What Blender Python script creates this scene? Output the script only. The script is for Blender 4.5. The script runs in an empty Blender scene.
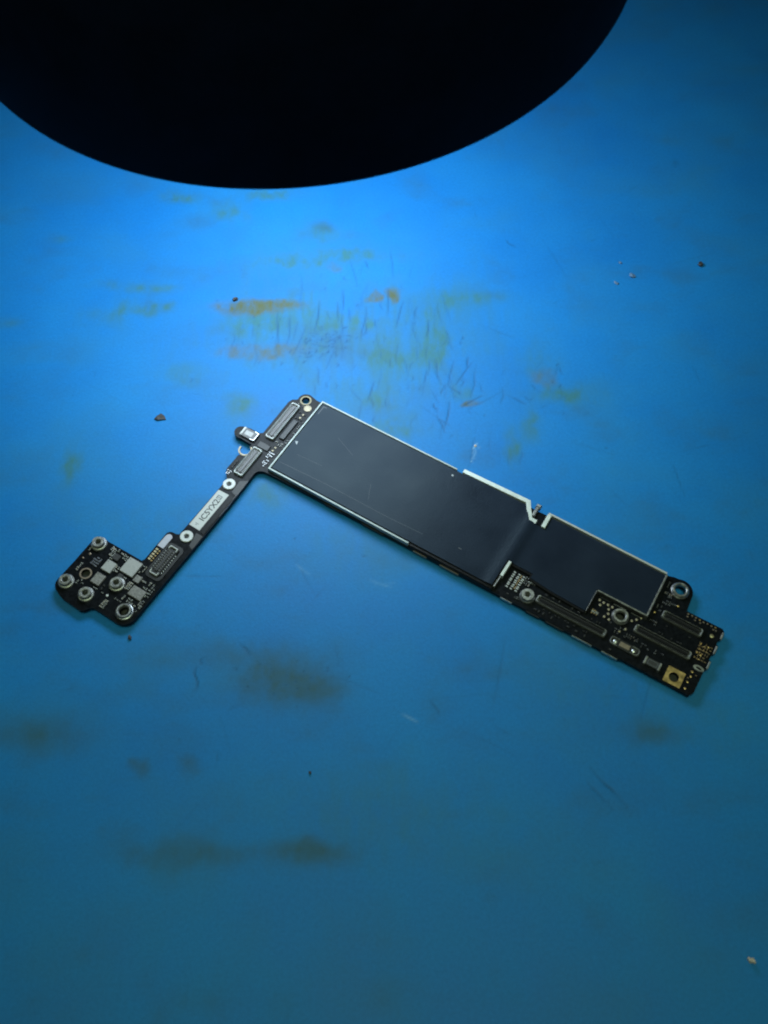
import bpy, bmesh, math, random
import numpy as np
from mathutils import Vector
from mathutils.geometry import tessellate_polygon

R = math.radians
random.seed(7)
MM = 0.001
scene = bpy.context.scene
col = scene.collection

# ------------------------------------------------------------------ camera
cam_d = bpy.data.cameras.new('camera')
cam = bpy.data.objects.new('camera', cam_d)
col.objects.link(cam)
cam.location = (0, 0, 0.168)
cam.rotation_euler = (R(90 - 59.0987), 0, 0)
cam_d.sensor_fit = 'VERTICAL'
cam_d.sensor_height = 36.0
cam_d.lens = 960 / 1024 * 36.0
cam_d.clip_start = 0.005
cam_d.clip_end = 5
cam_d.dof.use_dof = True
cam_d.dof.focus_distance = 0.200
cam_d.dof.aperture_fstop = 33.75 / 1.15
scene.camera = cam

# ------------------------------------------------------------------ room light, lamp, added fill, exposure
world = bpy.data.worlds.new('World')
scene.world = world
world.use_nodes = True
bg = world.node_tree.nodes['Background']
bg.inputs['Color'].default_value = (0.80, 0.97, 0.86, 1)      # dim room
bg.inputs['Strength'].default_value = 0.03

HEAD_C = Vector((-16.4, 174.0, 76.0))
HEAD_TILT = (R(5.8), R(-2.0), 0)                              # far side of the head a little higher
lamp_d = bpy.data.lights.new('ring_lamp', 'AREA')              # the cool white light under the head
lamp_d.shape = 'DISK'
lamp_d.size = 0.078
lamp_d.energy = 0.19
lamp_d.color = (0.70, 0.87, 1.0)
lamp_d.spread = R(180)
lamp = bpy.data.objects.new('ring_lamp', lamp_d)
col.objects.link(lamp)
lamp.location = (HEAD_C + Vector((-3, -5, -2.2))) * MM
lamp.rotation_euler = HEAD_TILT

room_fill_d = bpy.data.lights.new('room_fill', 'AREA')              # added fill for the warm room light, narrowed to brighten the near mat
room_fill_d.shape = 'DISK'
room_fill_d.size = 0.30
room_fill_d.spread = R(60)
room_fill_d.energy = 0.114
room_fill_d.color = (0.78, 1.0, 0.62)
room = bpy.data.objects.new('room_fill', room_fill_d)
col.objects.link(room)
room.location = (0.0, 0.0, 0.40)
room.rotation_euler = (Vector((0.005, 0.080, 0)) - room.location).to_track_quat('-Z', 'Y').to_euler()

vs = scene.view_settings
scene.display_settings.display_device = 'sRGB'
vs.view_transform = 'Standard'
vs.look = 'None'
vs.exposure = 0.0
vs.gamma = 1.0
vs.use_curve_mapping = False
scene.cycles.filter_width = 2.0
scene.cycles.use_denoising = True
scene.cycles.max_bounces = 6


# ------------------------------------------------------------------ materials
def mat(name, base, rough=0.5, metal=0.0, spec=0.5, var=0.0, scale=900.0, bump=0.0, bump_scale=4000.0, rvar=0.0, coat=0.0):
    m = bpy.data.materials.new(name)
    m.use_nodes = True
    nt = m.node_tree
    b = nt.nodes['Principled BSDF']
    b.inputs['Base Color'].default_value = (*base, 1)
    b.inputs['Roughness'].default_value = rough
    b.inputs['Metallic'].default_value = metal
    b.inputs['Specular IOR Level'].default_value = spec
    b.inputs['Coat Weight'].default_value = coat
    tc = nt.nodes.new('ShaderNodeTexCoord')
    if var or rvar:
        n = nt.nodes.new('ShaderNodeTexNoise')
        n.inputs['Scale'].default_value = scale
        n.inputs['Detail'].default_value = 5
        n.inputs['Roughness'].default_value = 0.65
        nt.links.new(tc.outputs['Object'], n.inputs['Vector'])
        if var:
            mr = nt.nodes.new('ShaderNodeMapRange')
            mr.inputs['From Min'].default_value = 0.3
            mr.inputs['From Max'].default_value = 0.7
            mr.inputs['To Min'].default_value = 1 - var
            mr.inputs['To Max'].default_value = 1 + var
            nt.links.new(n.outputs['Fac'], mr.inputs['Value'])
            mx = nt.nodes.new('ShaderNodeVectorMath')
            mx.operation = 'SCALE'
            mx.inputs[0].default_value = base
            nt.links.new(mr.outputs['Result'], mx.inputs['Scale'])
            nt.links.new(mx.outputs['Vector'], b.inputs['Base Color'])
        if rvar:
            mr = nt.nodes.new('ShaderNodeMapRange')
            mr.inputs['From Min'].default_value = 0.3
            mr.inputs['From Max'].default_value = 0.7
            mr.inputs['To Min'].default_value = rough - rvar
            mr.inputs['To Max'].default_value = rough + rvar
            nt.links.new(n.outputs['Fac'], mr.inputs['Value'])
            nt.links.new(mr.outputs['Result'], b.inputs['Roughness'])
    if bump:
        n = nt.nodes.new('ShaderNodeTexNoise')
        n.inputs['Scale'].default_value = bump_scale
        n.inputs['Detail'].default_value = 4
        nt.links.new(tc.outputs['Object'], n.inputs['Vector'])
        bp = nt.nodes.new('ShaderNodeBump')
        bp.inputs['Strength'].default_value = bump
        bp.inputs['Distance'].default_value = 0.0001
        nt.links.new(n.outputs['Fac'], bp.inputs['Height'])
        nt.links.new(bp.outputs['Normal'], b.inputs['Normal'])
    return m


M_PCB = mat('black_solder_mask', (0.0045, 0.0055, 0.008), 0.36, spec=0.13, var=0.5, scale=1500, bump=0.25, bump_scale=1800, rvar=0.08)
M_EDGE = mat('board_edge', (0.014, 0.014, 0.014), 0.6, var=0.4, scale=2500)
M_SILVER = mat('tinned_steel', (0.55, 0.56, 0.57), 0.36, 1.0, var=0.10, scale=1200, rvar=0.10, bump=0.15, bump_scale=2500)
M_FOIL = mat('bright_foil', (0.62, 0.66, 0.64), 0.55, 0.3, var=0.10, scale=900, rvar=0.1, bump=0.2, bump_scale=1500)
M_DIMGOLD = mat('worn_gold', (0.20, 0.17, 0.10), 0.5, 0.3, var=0.25, scale=1800)
M_TANPAD = mat('tan_pad', (0.33, 0.28, 0.20), 0.5, 0.4, var=0.25, scale=1800)
M_FRAME = mat('shield_frame_steel', (0.31, 0.35, 0.34), 0.55, 0.5, var=0.14, scale=700, rvar=0.12, bump=0.2, bump_scale=1500)
M_POST = mat('nickel_post', (0.50, 0.50, 0.49), 0.40, 1.0, var=0.15, scale=1600, rvar=0.1)
M_WHITE_TIN = mat('white_tin', (0.52, 0.53, 0.53), 0.55, 0.3, var=0.08, scale=1500)
M_GOLD = mat('gold_plate', (0.72, 0.50, 0.22), 0.40, 1.0, var=0.2, scale=1500, rvar=0.1)
M_GOLD_PALE = mat('pale_gold', (0.55, 0.47, 0.30), 0.45, 1.0, var=0.15, scale=1500)
M_COPPER = mat('dull_copper', (0.34, 0.27, 0.22), 0.5, 1.0, var=0.2, scale=1500)
M_PLASTIC = mat('black_connector_plastic', (0.018, 0.018, 0.021), 0.42, var=0.2, scale=2000)
M_GREYPLASTIC = mat('grey_connector_plastic', (0.13, 0.125, 0.14), 0.5, var=0.15, scale=2000)
M_CHIP = mat('pale_chip_top', (0.36, 0.36, 0.37), 0.55, 0.25, var=0.12, scale=2600, bump=0.2)
M_CHIP_MID = mat('grey_chip_top', (0.21, 0.20, 0.20), 0.55, 0.25, var=0.5, scale=3000, bump=0.3)
M_CHIP_DARK = mat('dark_chip_top', (0.030, 0.030, 0.034), 0.5, var=0.3, scale=2600)
M_TAN = mat('ceramic_tan', (0.20, 0.15, 0.11), 0.5, var=0.3, scale=3000)
M_BLUEGREY = mat('blue_grey_ceramic', (0.12, 0.13, 0.20), 0.45, var=0.3, scale=3000)
M_PAPER = mat('white_label_paper', (0.50, 0.51, 0.52), 0.6, var=0.06, scale=2500)
M_INK = mat('black_ink', (0.055, 0.06, 0.065), 0.6)
M_TAPE = mat('black_glossy_tape', (0.006, 0.006, 0.007), 0.4, spec=0.2, var=0.3, scale=900, bump=0.4, bump_scale=700)
M_FOAM = mat('black_foam', (0.006, 0.006, 0.007), 0.85, spec=0.2, var=0.4, scale=2500)
M_INKY = mat('inky_plastic', (0.007, 0.007, 0.009), 0.5, spec=0.2)
M_BORE = mat('dark_bore', (0.012, 0.013, 0.010), 0.5, var=0.3, scale=2000)
M_PALEPAD = mat('lilac_white_pad', (0.42, 0.42, 0.50), 0.55, 0.2, var=0.06, scale=1500)
M_HEAD = mat('black_lamp_housing', (0.003, 0.006, 0.016), 0.7, spec=0.05, var=0.3, scale=120, bump=0.2, bump_scale=900)
M_BLACK_METAL = mat('black_anodised_tube', (0.004, 0.004, 0.005), 0.5, spec=0.15, var=0.3, scale=150)
M_DARKFLAKE = mat('dark_grey_flake', (0.035, 0.033, 0.035), 0.6, var=0.5, scale=2500, bump=0.6)
M_PALECRUMB = mat('beige_crumb', (0.55, 0.47, 0.40), 0.7, var=0.2, scale=2000, bump=0.5)
M_SOLDERCRUMB = mat('grey_solder_crumb', (0.10, 0.19, 0.33), 0.55, 0.2, var=0.3, scale=2000)
M_MARK = mat('pale_print', (0.40, 0.42, 0.46), 0.6)
M_FAINT = mat('faint_grey_print', (0.10, 0.11, 0.13), 0.6)

# LED lens: gives off light
m = bpy.data.materials.new('led_lens')
m.use_nodes = True
m.node_tree.nodes['Principled BSDF'].inputs['Emission Color'].default_value = (0.82, 0.94, 1, 1)
m.node_tree.nodes['Principled BSDF'].inputs['Emission Strength'].default_value = 4.0
M_LED = m


def graphite(name, base, rough):
    """dark grey heat-spreading sheet: satin, with faint creases and long hairline scratches"""
    m = bpy.data.materials.new(name)
    m.use_nodes = True
    nt = m.node_tree
    N, Lk = nt.nodes.new, nt.links.new
    b = nt.nodes['Principled BSDF']
    b.inputs['Specular IOR Level'].default_value = 0.15
    b.inputs['Specular Tint'].default_value = (0.72, 0.94, 1.0, 1)
    b.inputs['Roughness'].default_value = rough
    tc = N('ShaderNodeTexCoord')
    n = N('ShaderNodeTexNoise'); n.inputs['Scale'].default_value = 130; n.inputs['Detail'].default_value = 7
    Lk(tc.outputs['Object'], n.inputs['Vector'])
    r = N('ShaderNodeMapRange')
    r.inputs['From Min'].default_value = .3; r.inputs['From Max'].default_value = .7
    r.inputs['To Min'].default_value = .85; r.inputs['To Max'].default_value = 1.15
    Lk(n.outputs['Fac'], r.inputs['Value'])
    # hairlines: strongly stretched noise, thresholded
    mp = N('ShaderNodeMapping'); mp.inputs['Scale'].default_value = (22, 900, 1); mp.inputs['Rotation'].default_value = (0, 0, R(-7))
    Lk(tc.outputs['Object'], mp.inputs['Vector'])
    h = N('ShaderNodeTexNoise'); h.inputs['Scale'].default_value = 1.0; h.inputs['Detail'].default_value = 2
    Lk(mp.outputs['Vector'], h.inputs['Vector'])
    cr = N('ShaderNodeMapRange'); cr.inputs['From Min'].default_value = .69; cr.inputs['From Max'].default_value = .75
    cr.inputs['To Min'].default_value = 0; cr.inputs['To Max'].default_value = 0.45
    Lk(h.outputs['Fac'], cr.inputs['Value'])
    ad = N('ShaderNodeMath'); ad.operation = 'ADD'
    Lk(r.outputs['Result'], ad.inputs[0]); Lk(cr.outputs['Result'], ad.inputs[1])
    sc = N('ShaderNodeVectorMath'); sc.operation = 'SCALE'; sc.inputs[0].default_value = base
    Lk(ad.outputs['Value'], sc.inputs['Scale'])
    Lk(sc.outputs['Vector'], b.inputs['Base Color'])
    rv = N('ShaderNodeMapRange')                       # smudges: patches of softer shine
    rv.inputs['From Min'].default_value = .3; rv.inputs['From Max'].default_value = .7
    rv.inputs['To Min'].default_value = rough - .05; rv.inputs['To Max'].default_value = rough + .07
    Lk(n.outputs['Fac'], rv.inputs['Value']); Lk(rv.outputs['Result'], b.inputs['Roughness'])
    f = N('ShaderNodeTexNoise'); f.inputs['Scale'].default_value = 2600; f.inputs['Detail'].default_value = 3
    Lk(tc.outputs['Object'], f.inputs['Vector'])
    f2 = N('ShaderNodeTexNoise'); f2.inputs['Scale'].default_value = 90; f2.inputs['Detail'].default_value = 3
    Lk(tc.outputs['Object'], f2.inputs['Vector'])
    mu = N('ShaderNodeMath'); mu.operation = 'MULTIPLY_ADD'; mu.inputs[1].default_value = 3.0
    Lk(f2.outputs['Fac'], mu.inputs[0]); Lk(f.outputs['Fac'], mu.inputs[2])
    bp = N('ShaderNodeBump'); bp.inputs['Strength'].default_value = 0.22; bp.inputs['Distance'].default_value = 0.0001
    Lk(mu.outputs['Value'], bp.inputs['Height']); Lk(bp.outputs['Normal'], b.inputs['Normal'])
    return m


M_GRAPH = graphite('graphite_sheet', (0.012, 0.018, 0.033), 0.36)


def mat_silicone():
    m = bpy.data.materials.new('blue_silicone')
    m.use_nodes = True
    nt = m.node_tree
    N, Lk = nt.nodes.new, nt.links.new
    b = nt.nodes['Principled BSDF']
    tc = N('ShaderNodeTexCoord')
    at = N('ShaderNodeAttribute'); at.attribute_name = 'stain'
    sp = N('ShaderNodeSeparateColor'); Lk(at.outputs['Color'], sp.inputs['Color'])
    # base blue with slight cloudiness
    n = N('ShaderNodeTexNoise'); n.inputs['Scale'].default_value = 28; n.inputs['Detail'].default_value = 8; n.inputs['Roughness'].default_value = .6
    Lk(tc.outputs['Object'], n.inputs['Vector'])
    mix0 = N('ShaderNodeMix'); mix0.data_type = 'RGBA'
    mix0.inputs['A'].default_value = (0.006, 0.155, 0.470, 1)
    mix0.inputs['B'].default_value = (0.008, 0.186, 0.500, 1)
    rr = N('ShaderNodeMapRange'); rr.inputs['From Min'].default_value = .32; rr.inputs['From Max'].default_value = .68
    Lk(n.outputs['Fac'], rr.inputs['Value']); Lk(rr.outputs['Result'], mix0.inputs['Factor'])
    gr = N('ShaderNodeTexNoise'); gr.inputs['Scale'].default_value = 1500; gr.inputs['Detail'].default_value = 4; gr.inputs['Roughness'].default_value = .8
    Lk(tc.outputs['Object'], gr.inputs['Vector'])
    g2 = N('ShaderNodeMapRange'); g2.inputs['From Min'].default_value = .3; g2.inputs['From Max'].default_value = .7
    g2.inputs['To Min'].default_value = .90; g2.inputs['To Max'].default_value = 1.10
    Lk(gr.outputs['Fac'], g2.inputs['Value'])
    gm = N('ShaderNodeVectorMath'); gm.operation = 'SCALE'
    Lk(mix0.outputs['Result'], gm.inputs[0]); Lk(g2.outputs['Result'], gm.inputs['Scale'])
    # break-up noise for the stains
    n2 = N('ShaderNodeTexNoise'); n2.inputs['Scale'].default_value = 700; n2.inputs['Detail'].default_value = 6; n2.inputs['Roughness'].default_value = .7
    mp2 = N('ShaderNodeMapping'); mp2.inputs['Scale'].default_value = (1, .45, 1)
    Lk(tc.outputs['Object'], mp2.inputs['Vector']); Lk(mp2.outputs['Vector'], n2.inputs['Vector'])
    r2 = N('ShaderNodeMapRange'); r2.inputs['From Min'].default_value = .3; r2.inputs['From Max'].default_value = .68
    r2.inputs['To Min'].default_value = .72; r2.inputs['To Max'].default_value = 1.25
    Lk(n2.outputs['Fac'], r2.inputs['Value'])
    prev = gm.outputs['Vector']
    for ch, c in (('Green', (0.032, 0.150, 0.185, 1)), ('Red', (0.085, 0.105, 0.050, 1)), ('Blue', (0.034, 0.078, 0.058, 1))):
        k = N('ShaderNodeMath'); k.operation = 'MULTIPLY'; k.use_clamp = True
        Lk(sp.outputs[ch], k.inputs[0]); k.inputs[1].default_value = .9
        if ch != 'Blue':
            Lk(r2.outputs['Result'], k.inputs[1])
        mx = N('ShaderNodeMix'); mx.data_type = 'RGBA'; mx.inputs['B'].default_value = c
        Lk(k.outputs['Value'], mx.inputs['Factor']); Lk(prev, mx.inputs['A'])
        prev = mx.outputs['Result']
    at2 = N('ShaderNodeAttribute'); at2.attribute_name = 'scuff'
    sp2 = N('ShaderNodeSeparateColor'); Lk(at2.outputs['Color'], sp2.inputs['Color'])
    for ch, c in (('Red', (0.008, 0.075, 0.190, 1)), ('Green', (0.22, 0.42, 0.60, 1))):
        mx = N('ShaderNodeMix'); mx.data_type = 'RGBA'; mx.inputs['B'].default_value = c
        Lk(sp2.outputs[ch], mx.inputs['Factor']); Lk(prev, mx.inputs['A'])
        prev = mx.outputs['Result']
    Lk(prev, b.inputs['Base Color'])
    rg = N('ShaderNodeMapRange'); rg.inputs['From Min'].default_value = .3; rg.inputs['From Max'].default_value = .7
    rg.inputs['To Min'].default_value = .50; rg.inputs['To Max'].default_value = .60
    Lk(n.outputs['Fac'], rg.inputs['Value']); Lk(rg.outputs['Result'], b.inputs['Roughness'])
    b.inputs['Specular IOR Level'].default_value = 0.22
    f = N('ShaderNodeTexNoise'); f.inputs['Scale'].default_value = 2200; f.inputs['Detail'].default_value = 3
    Lk(tc.outputs['Object'], f.inputs['Vector'])
    dd = N('ShaderNodeMath'); dd.operation = 'MULTIPLY_ADD'; dd.inputs[1].default_value = -2.0
    Lk(sp2.outputs['Red'], dd.inputs[0]); Lk(f.outputs['Fac'], dd.inputs[2])
    bp = N('ShaderNodeBump'); bp.inputs['Strength'].default_value = .3; bp.inputs['Distance'].default_value = 0.0001
    Lk(dd.outputs['Value'], bp.inputs['Height']); Lk(bp.outputs['Normal'], b.inputs['Normal'])
    return m


M_MAT = mat_silicone()


# ------------------------------------------------------------------ mesh helpers (authored in mm; board frame: u along the board, v across it)
class MB:
    def __init__(self):
        self.v, self.f = [], []

    def add(self, vs, fs):
        o = len(self.v)
        self.v += vs
        self.f += [tuple(i + o for i in f) for f in fs]
        return self

    def box(self, u0, u1, v0, v1, z0, z1, b=0.0, ang=0.0):
        cu, cv = (u0 + u1) / 2, (v0 + v1) / 2
        hu, hv = abs(u1 - u0) / 2, abs(v1 - v0) / 2
        ca, sa = math.cos(ang), math.sin(ang)

        def ring(d, z):
            return [(cu + ca * x - sa * y, -(cv + sa * x + ca * y), z) for x, y in ((-hu + d, -hv + d), (hu - d, -hv + d), (hu - d, hv - d), (-hu + d, hv - d))]
        rings = [ring(0, z0)] + ([ring(0, z1 - b), ring(b, z1)] if b else [ring(0, z1)])
        return self.loft(rings)

    def loft(self, rings, caps=True, closed=False):
        n = len(rings[0])
        vs = [p for r in rings for p in r]
        fs = []
        pairs = list(zip(range(len(rings) - 1), range(1, len(rings))))
        if closed:
            pairs.append((len(rings) - 1, 0))
        for a, b in pairs:
            for i in range(n):
                j = (i + 1) % n
                fs.append((a * n + i, a * n + j, b * n + j, b * n + i))
        if caps and not closed:
            fs.append(tuple(range(n)))
            fs.append(tuple((len(rings) - 1) * n + i for i in range(n)))
        return self.add(vs, fs)

    def lathe(self, cu, cv, prof, seg=28, closed=False):
        rings = [[(cu + r * math.cos(2 * math.pi * i / seg), -cv + r * math.sin(2 * math.pi * i / seg), z) for i in range(seg)] for r, z in prof]
        return self.loft(rings, caps=not closed, closed=closed)

    def prism(self, outer, holes, z0, z1):
        loops = [outer] + list(holes)
        flat = [p for lp in loops for p in lp]
        tris = tessellate_polygon([[Vector((p[0], p[1], 0)) for p in lp] for lp in loops])
        n = len(flat)
        vs = [(p[0], -p[1], z1) for p in flat] + [(p[0], -p[1], z0) for p in flat]
        fs = [tuple(t) for t in tris] + [tuple(i + n for i in t) for t in tris]
        k = 0
        for lp in loops:
            for i in range(len(lp)):
                a, b = k + i, k + (i + 1) % len(lp)
                fs.append((a, b, b + n, a + n))
            k += len(lp)
        return self.add(vs, fs)

    def ribbon(self, path, w, z0, z1, closed=False, b=0.06):
        """a strip of rectangular section along a path"""
        n = len(path)
        secs = []
        for i, p in enumerate(path):
            a = path[i - 1] if (i or closed) else None
            c = path[(i + 1) % n] if (i < n - 1 or closed) else None

            def nrm(q, r):
                d = (r[0] - q[0], r[1] - q[1])
                l = math.hypot(*d) or 1
                return (-d[1] / l, d[0] / l)
            ns = [nrm(a, p)] if a else []
            if c:
                ns.append(nrm(p, c))
            mx, my = sum(q[0] for q in ns) / len(ns), sum(q[1] for q in ns) / len(ns)
            l2 = mx * mx + my * my or 1
            mx, my = mx / l2, my / l2
            h = w / 2

            def pt(o, z):
                return (p[0] + mx * o, -(p[1] + my * o), z)
            secs.append([pt(-h, z0), pt(h, z0), pt(h, z1 - b), pt(h - b, z1), pt(-h + b, z1), pt(-h, z1 - b)])
        return self.loft(secs, closed=closed)

    def mesh(self, name, smooth=False):
        me = bpy.data.meshes.new(name)
        me.from_pydata([(x * MM, y * MM, z * MM) for x, y, z in self.v], [], self.f)
        bm = bmesh.new()
        bm.from_mesh(me)
        bmesh.ops.recalc_face_normals(bm, faces=bm.faces)
        bm.to_mesh(me)
        bm.free()
        if smooth:
            me.polygons.foreach_set('use_smooth', [True] * len(me.polygons))
            me.set_sharp_from_angle(angle=R(35))
        me.update()
        return me

    def build(self, name, material, parent=None, kind=None, label=None, smooth=False):
        return link(name, self.mesh(name, smooth), material, parent, kind, label)


def link(name, me, material, parent=None, kind=None, label=None, loc=None):
    if material and not me.materials:
        me.materials.append(material)
    o = bpy.data.objects.new(name, me)
    col.objects.link(o)
    o.parent = parent
    if loc:
        o.location = (loc[0] * MM, -loc[1] * MM, loc[2] * MM)
    if kind:
        o['kind'] = kind
    if label:
        o['label'] = label
    return o


def tag(o, label, cat, group=None):
    o['label'] = label
    o['category'] = cat
    if group:
        o['group'] = group
    return o


def arc(cu, cv, r, a0, a1, n=8):
    return [(cu + r * math.cos(R(a0 + (a1 - a0) * i / n)), cv + r * math.sin(R(a0 + (a1 - a0) * i / n))) for i in range(n + 1)]


def rrect(u0, u1, v0, v1, r, n=4):
    return arc(u0 + r, v0 + r, r, 180, 270, n) + arc(u1 - r, v0 + r, r, 270, 360, n) + arc(u1 - r, v1 - r, r, 0, 90, n) + arc(u0 + r, v1 - r, r, 90, 180, n)


def circle(cu, cv, r, n=24):
    return arc(cu, cv, r, 0, 360, n)[:-1]


# ------------------------------------------------------------------ the mat
def noise2(x, y, seed):
    """smooth value noise in about 0..1"""
    rng = np.random.RandomState(seed)
    tab = rng.rand(256, 256)
    xi, yi = np.floor(x).astype(int), np.floor(y).astype(int)
    fx, fy = x - xi, y - yi
    fx, fy = fx * fx * (3 - 2 * fx), fy * fy * (3 - 2 * fy)
    a, b = tab[yi % 256, xi % 256], tab[yi % 256, (xi + 1) % 256]
    c, d = tab[(yi + 1) % 256, xi % 256], tab[(yi + 1) % 256, (xi + 1) % 256]
    return (a * (1 - fx) + b * fx) * (1 - fy) + (c * (1 - fx) + d * fx) * fy


def fbm(x, y, seed):
    return (noise2(x, y, seed) + .5 * noise2(x * 2.1, y * 2.1, seed + 1) + .25 * noise2(x * 4.3, y * 4.3, seed + 2)) / 1.75


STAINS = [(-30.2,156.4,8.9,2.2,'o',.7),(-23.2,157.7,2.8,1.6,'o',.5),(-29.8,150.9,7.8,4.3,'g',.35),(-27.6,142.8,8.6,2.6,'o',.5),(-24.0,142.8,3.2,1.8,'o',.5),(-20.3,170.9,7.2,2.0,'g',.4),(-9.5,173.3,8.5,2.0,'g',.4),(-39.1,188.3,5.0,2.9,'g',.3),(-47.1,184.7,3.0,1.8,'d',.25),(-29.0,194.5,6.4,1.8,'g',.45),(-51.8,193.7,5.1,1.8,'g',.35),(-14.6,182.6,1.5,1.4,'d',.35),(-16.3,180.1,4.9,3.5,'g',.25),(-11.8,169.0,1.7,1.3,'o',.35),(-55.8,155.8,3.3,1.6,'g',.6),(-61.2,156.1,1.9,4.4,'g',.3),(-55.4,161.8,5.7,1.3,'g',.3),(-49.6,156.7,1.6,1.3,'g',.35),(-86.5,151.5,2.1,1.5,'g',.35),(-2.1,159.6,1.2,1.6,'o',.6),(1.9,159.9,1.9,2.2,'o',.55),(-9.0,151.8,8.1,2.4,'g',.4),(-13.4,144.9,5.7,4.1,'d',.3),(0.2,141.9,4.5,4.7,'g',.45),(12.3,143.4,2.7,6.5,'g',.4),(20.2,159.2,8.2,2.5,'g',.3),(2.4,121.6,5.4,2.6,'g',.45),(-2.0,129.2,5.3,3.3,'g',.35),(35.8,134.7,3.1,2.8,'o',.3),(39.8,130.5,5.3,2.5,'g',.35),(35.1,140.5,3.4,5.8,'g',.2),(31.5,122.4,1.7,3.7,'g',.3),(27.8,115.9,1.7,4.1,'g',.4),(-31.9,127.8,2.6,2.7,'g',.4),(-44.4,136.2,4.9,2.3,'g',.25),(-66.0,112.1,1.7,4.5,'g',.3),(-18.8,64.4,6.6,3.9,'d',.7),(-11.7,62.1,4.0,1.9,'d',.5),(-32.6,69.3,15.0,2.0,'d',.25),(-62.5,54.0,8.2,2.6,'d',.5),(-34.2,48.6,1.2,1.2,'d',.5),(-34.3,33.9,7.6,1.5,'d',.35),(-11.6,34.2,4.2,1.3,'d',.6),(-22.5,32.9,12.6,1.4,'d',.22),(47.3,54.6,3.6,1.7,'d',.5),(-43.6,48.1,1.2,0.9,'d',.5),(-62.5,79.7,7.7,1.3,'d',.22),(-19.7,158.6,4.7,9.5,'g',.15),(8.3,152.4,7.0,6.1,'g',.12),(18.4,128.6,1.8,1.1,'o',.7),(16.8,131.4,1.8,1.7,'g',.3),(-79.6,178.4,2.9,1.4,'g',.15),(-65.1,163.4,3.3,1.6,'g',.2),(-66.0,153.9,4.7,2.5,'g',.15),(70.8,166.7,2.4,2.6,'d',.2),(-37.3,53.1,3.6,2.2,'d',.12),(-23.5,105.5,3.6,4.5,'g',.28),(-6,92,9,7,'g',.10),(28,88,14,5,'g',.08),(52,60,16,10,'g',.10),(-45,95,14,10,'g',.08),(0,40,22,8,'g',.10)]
SCUFF_LINES = [((-40.4,86.0),(-32.2,85.8),'d',.35),((-17.5,88.5),(-14.6,86.3),'l',.18),((-2.6,85.0),(1.2,83.5),'l',.2),((-1.5,84.0),(2.2,84.4),'l',.15)]
SCRATCHES = [((35.3,45.5),(39.2,40.8),'d',.5),((36.6,48.1),(41.7,41.3),'d',.6),((3.4,57.9),(6.1,56.4),'l',.25),((15.7,133.3),(19.8,139.9),'d',.5),((-34.7,62.5),(-34.8,66.8),'d',.7),((-34.3,67.5),(-33.8,68.7),'d',.7),((23.1,91.7),(23.8,93.8),'d',.5),((17.0,127.3),(21.5,130.3),'d',.7),((27.7,130.5),(30.8,128.1),'d',.5),((-26.8,71.6),(-25.3,69.3),'d',.6),((10.1,57.7),(8.4,60.6),'d',.4),((32.3,62.5),(46.7,60.6),'d',.15),((-28.0,58.7),(-26.9,59.4),'d',.4),((22.2,150.9),(31.1,146.3),'d',.2),((29.7,178.4),(32.0,176.0),'d',.6),((92.5,211.7),(97.3,209.7),'d',.5),((73.1,205.8),(80.0,207.7),'d',.3),((19.4,116.3),(18.6,113.5),'l',.22),((19.0,116.2),(19.6,116.9),'l',.9)]
SCRATCHES += SCUFF_LINES
rs = random.Random(3)
def nicks(n, cx, cy, sx, sy, lmin, lmax, t0, ts, s0, s1):
    for _ in range(n):
        x, y = rs.gauss(cx, sx), rs.gauss(cy, sy)
        l, t = lmin + (lmax - lmin) * rs.random() ** 2.2, rs.gauss(t0, ts)
        SCRATCHES.append(((x, y), (x + l * math.sin(t), y + l * math.cos(t)), 'd', s0 + (s1 - s0) * rs.random() ** 1.6))


nicks(120, -5, 143, 12, 12, 1.0, 11, .04, .13, .10, .55)      # blade nicks by the stained patch, mostly along the mat
nicks(50, 12, 129, 8, 8, .8, 8, -.05, .3, .12, .6)
nicks(80, -12.5, 146, 2.6, 1.8, .3, 2.0, .8, 1.0, .35, .85)
nicks(26, -17.5, 142, 1.6, 1.0, .3, 1.6, .8, 1.0, .35, .8)      # crossing scratches in the grey scuffed patch
nicks(30, -30, 146, 6, 6, .8, 7, .05, .1, .1, .45)           # over the two brown streaks
nicks(22, 36, 130, 4, 4, .6, 5, .5, .8, .12, .5)
nicks(90, 5, 100, 50, 55, 1.5, 16, .9, 1.1, .05, .26)        # long faint ones anywhere
nicks(70, 0, 100, 45, 50, .15, .5, 0, .6, .15, .5)           # pin-prick specks
nicks(34, -18, 65, 4.5, 2, .15, .45, 0, .4, .25, .6)
for x, y in ((18.7, 113.6), (18.9, 114.5), (18.6, 115.1), (19.1, 115.7), (18.4, 112.9), (20.1, 116.4), (19.6, 117.4)):
    SCRATCHES.append(((x, y), (x + .15, y + .2), 'l', .4))


def axis(lo, hi, a, b, fine, coarse):
    left = np.arange(lo, a, coarse)
    mid = np.arange(a, b, fine)
    right = np.append(np.arange(b, hi, coarse), hi)
    return np.concatenate([left, mid, right])


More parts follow.
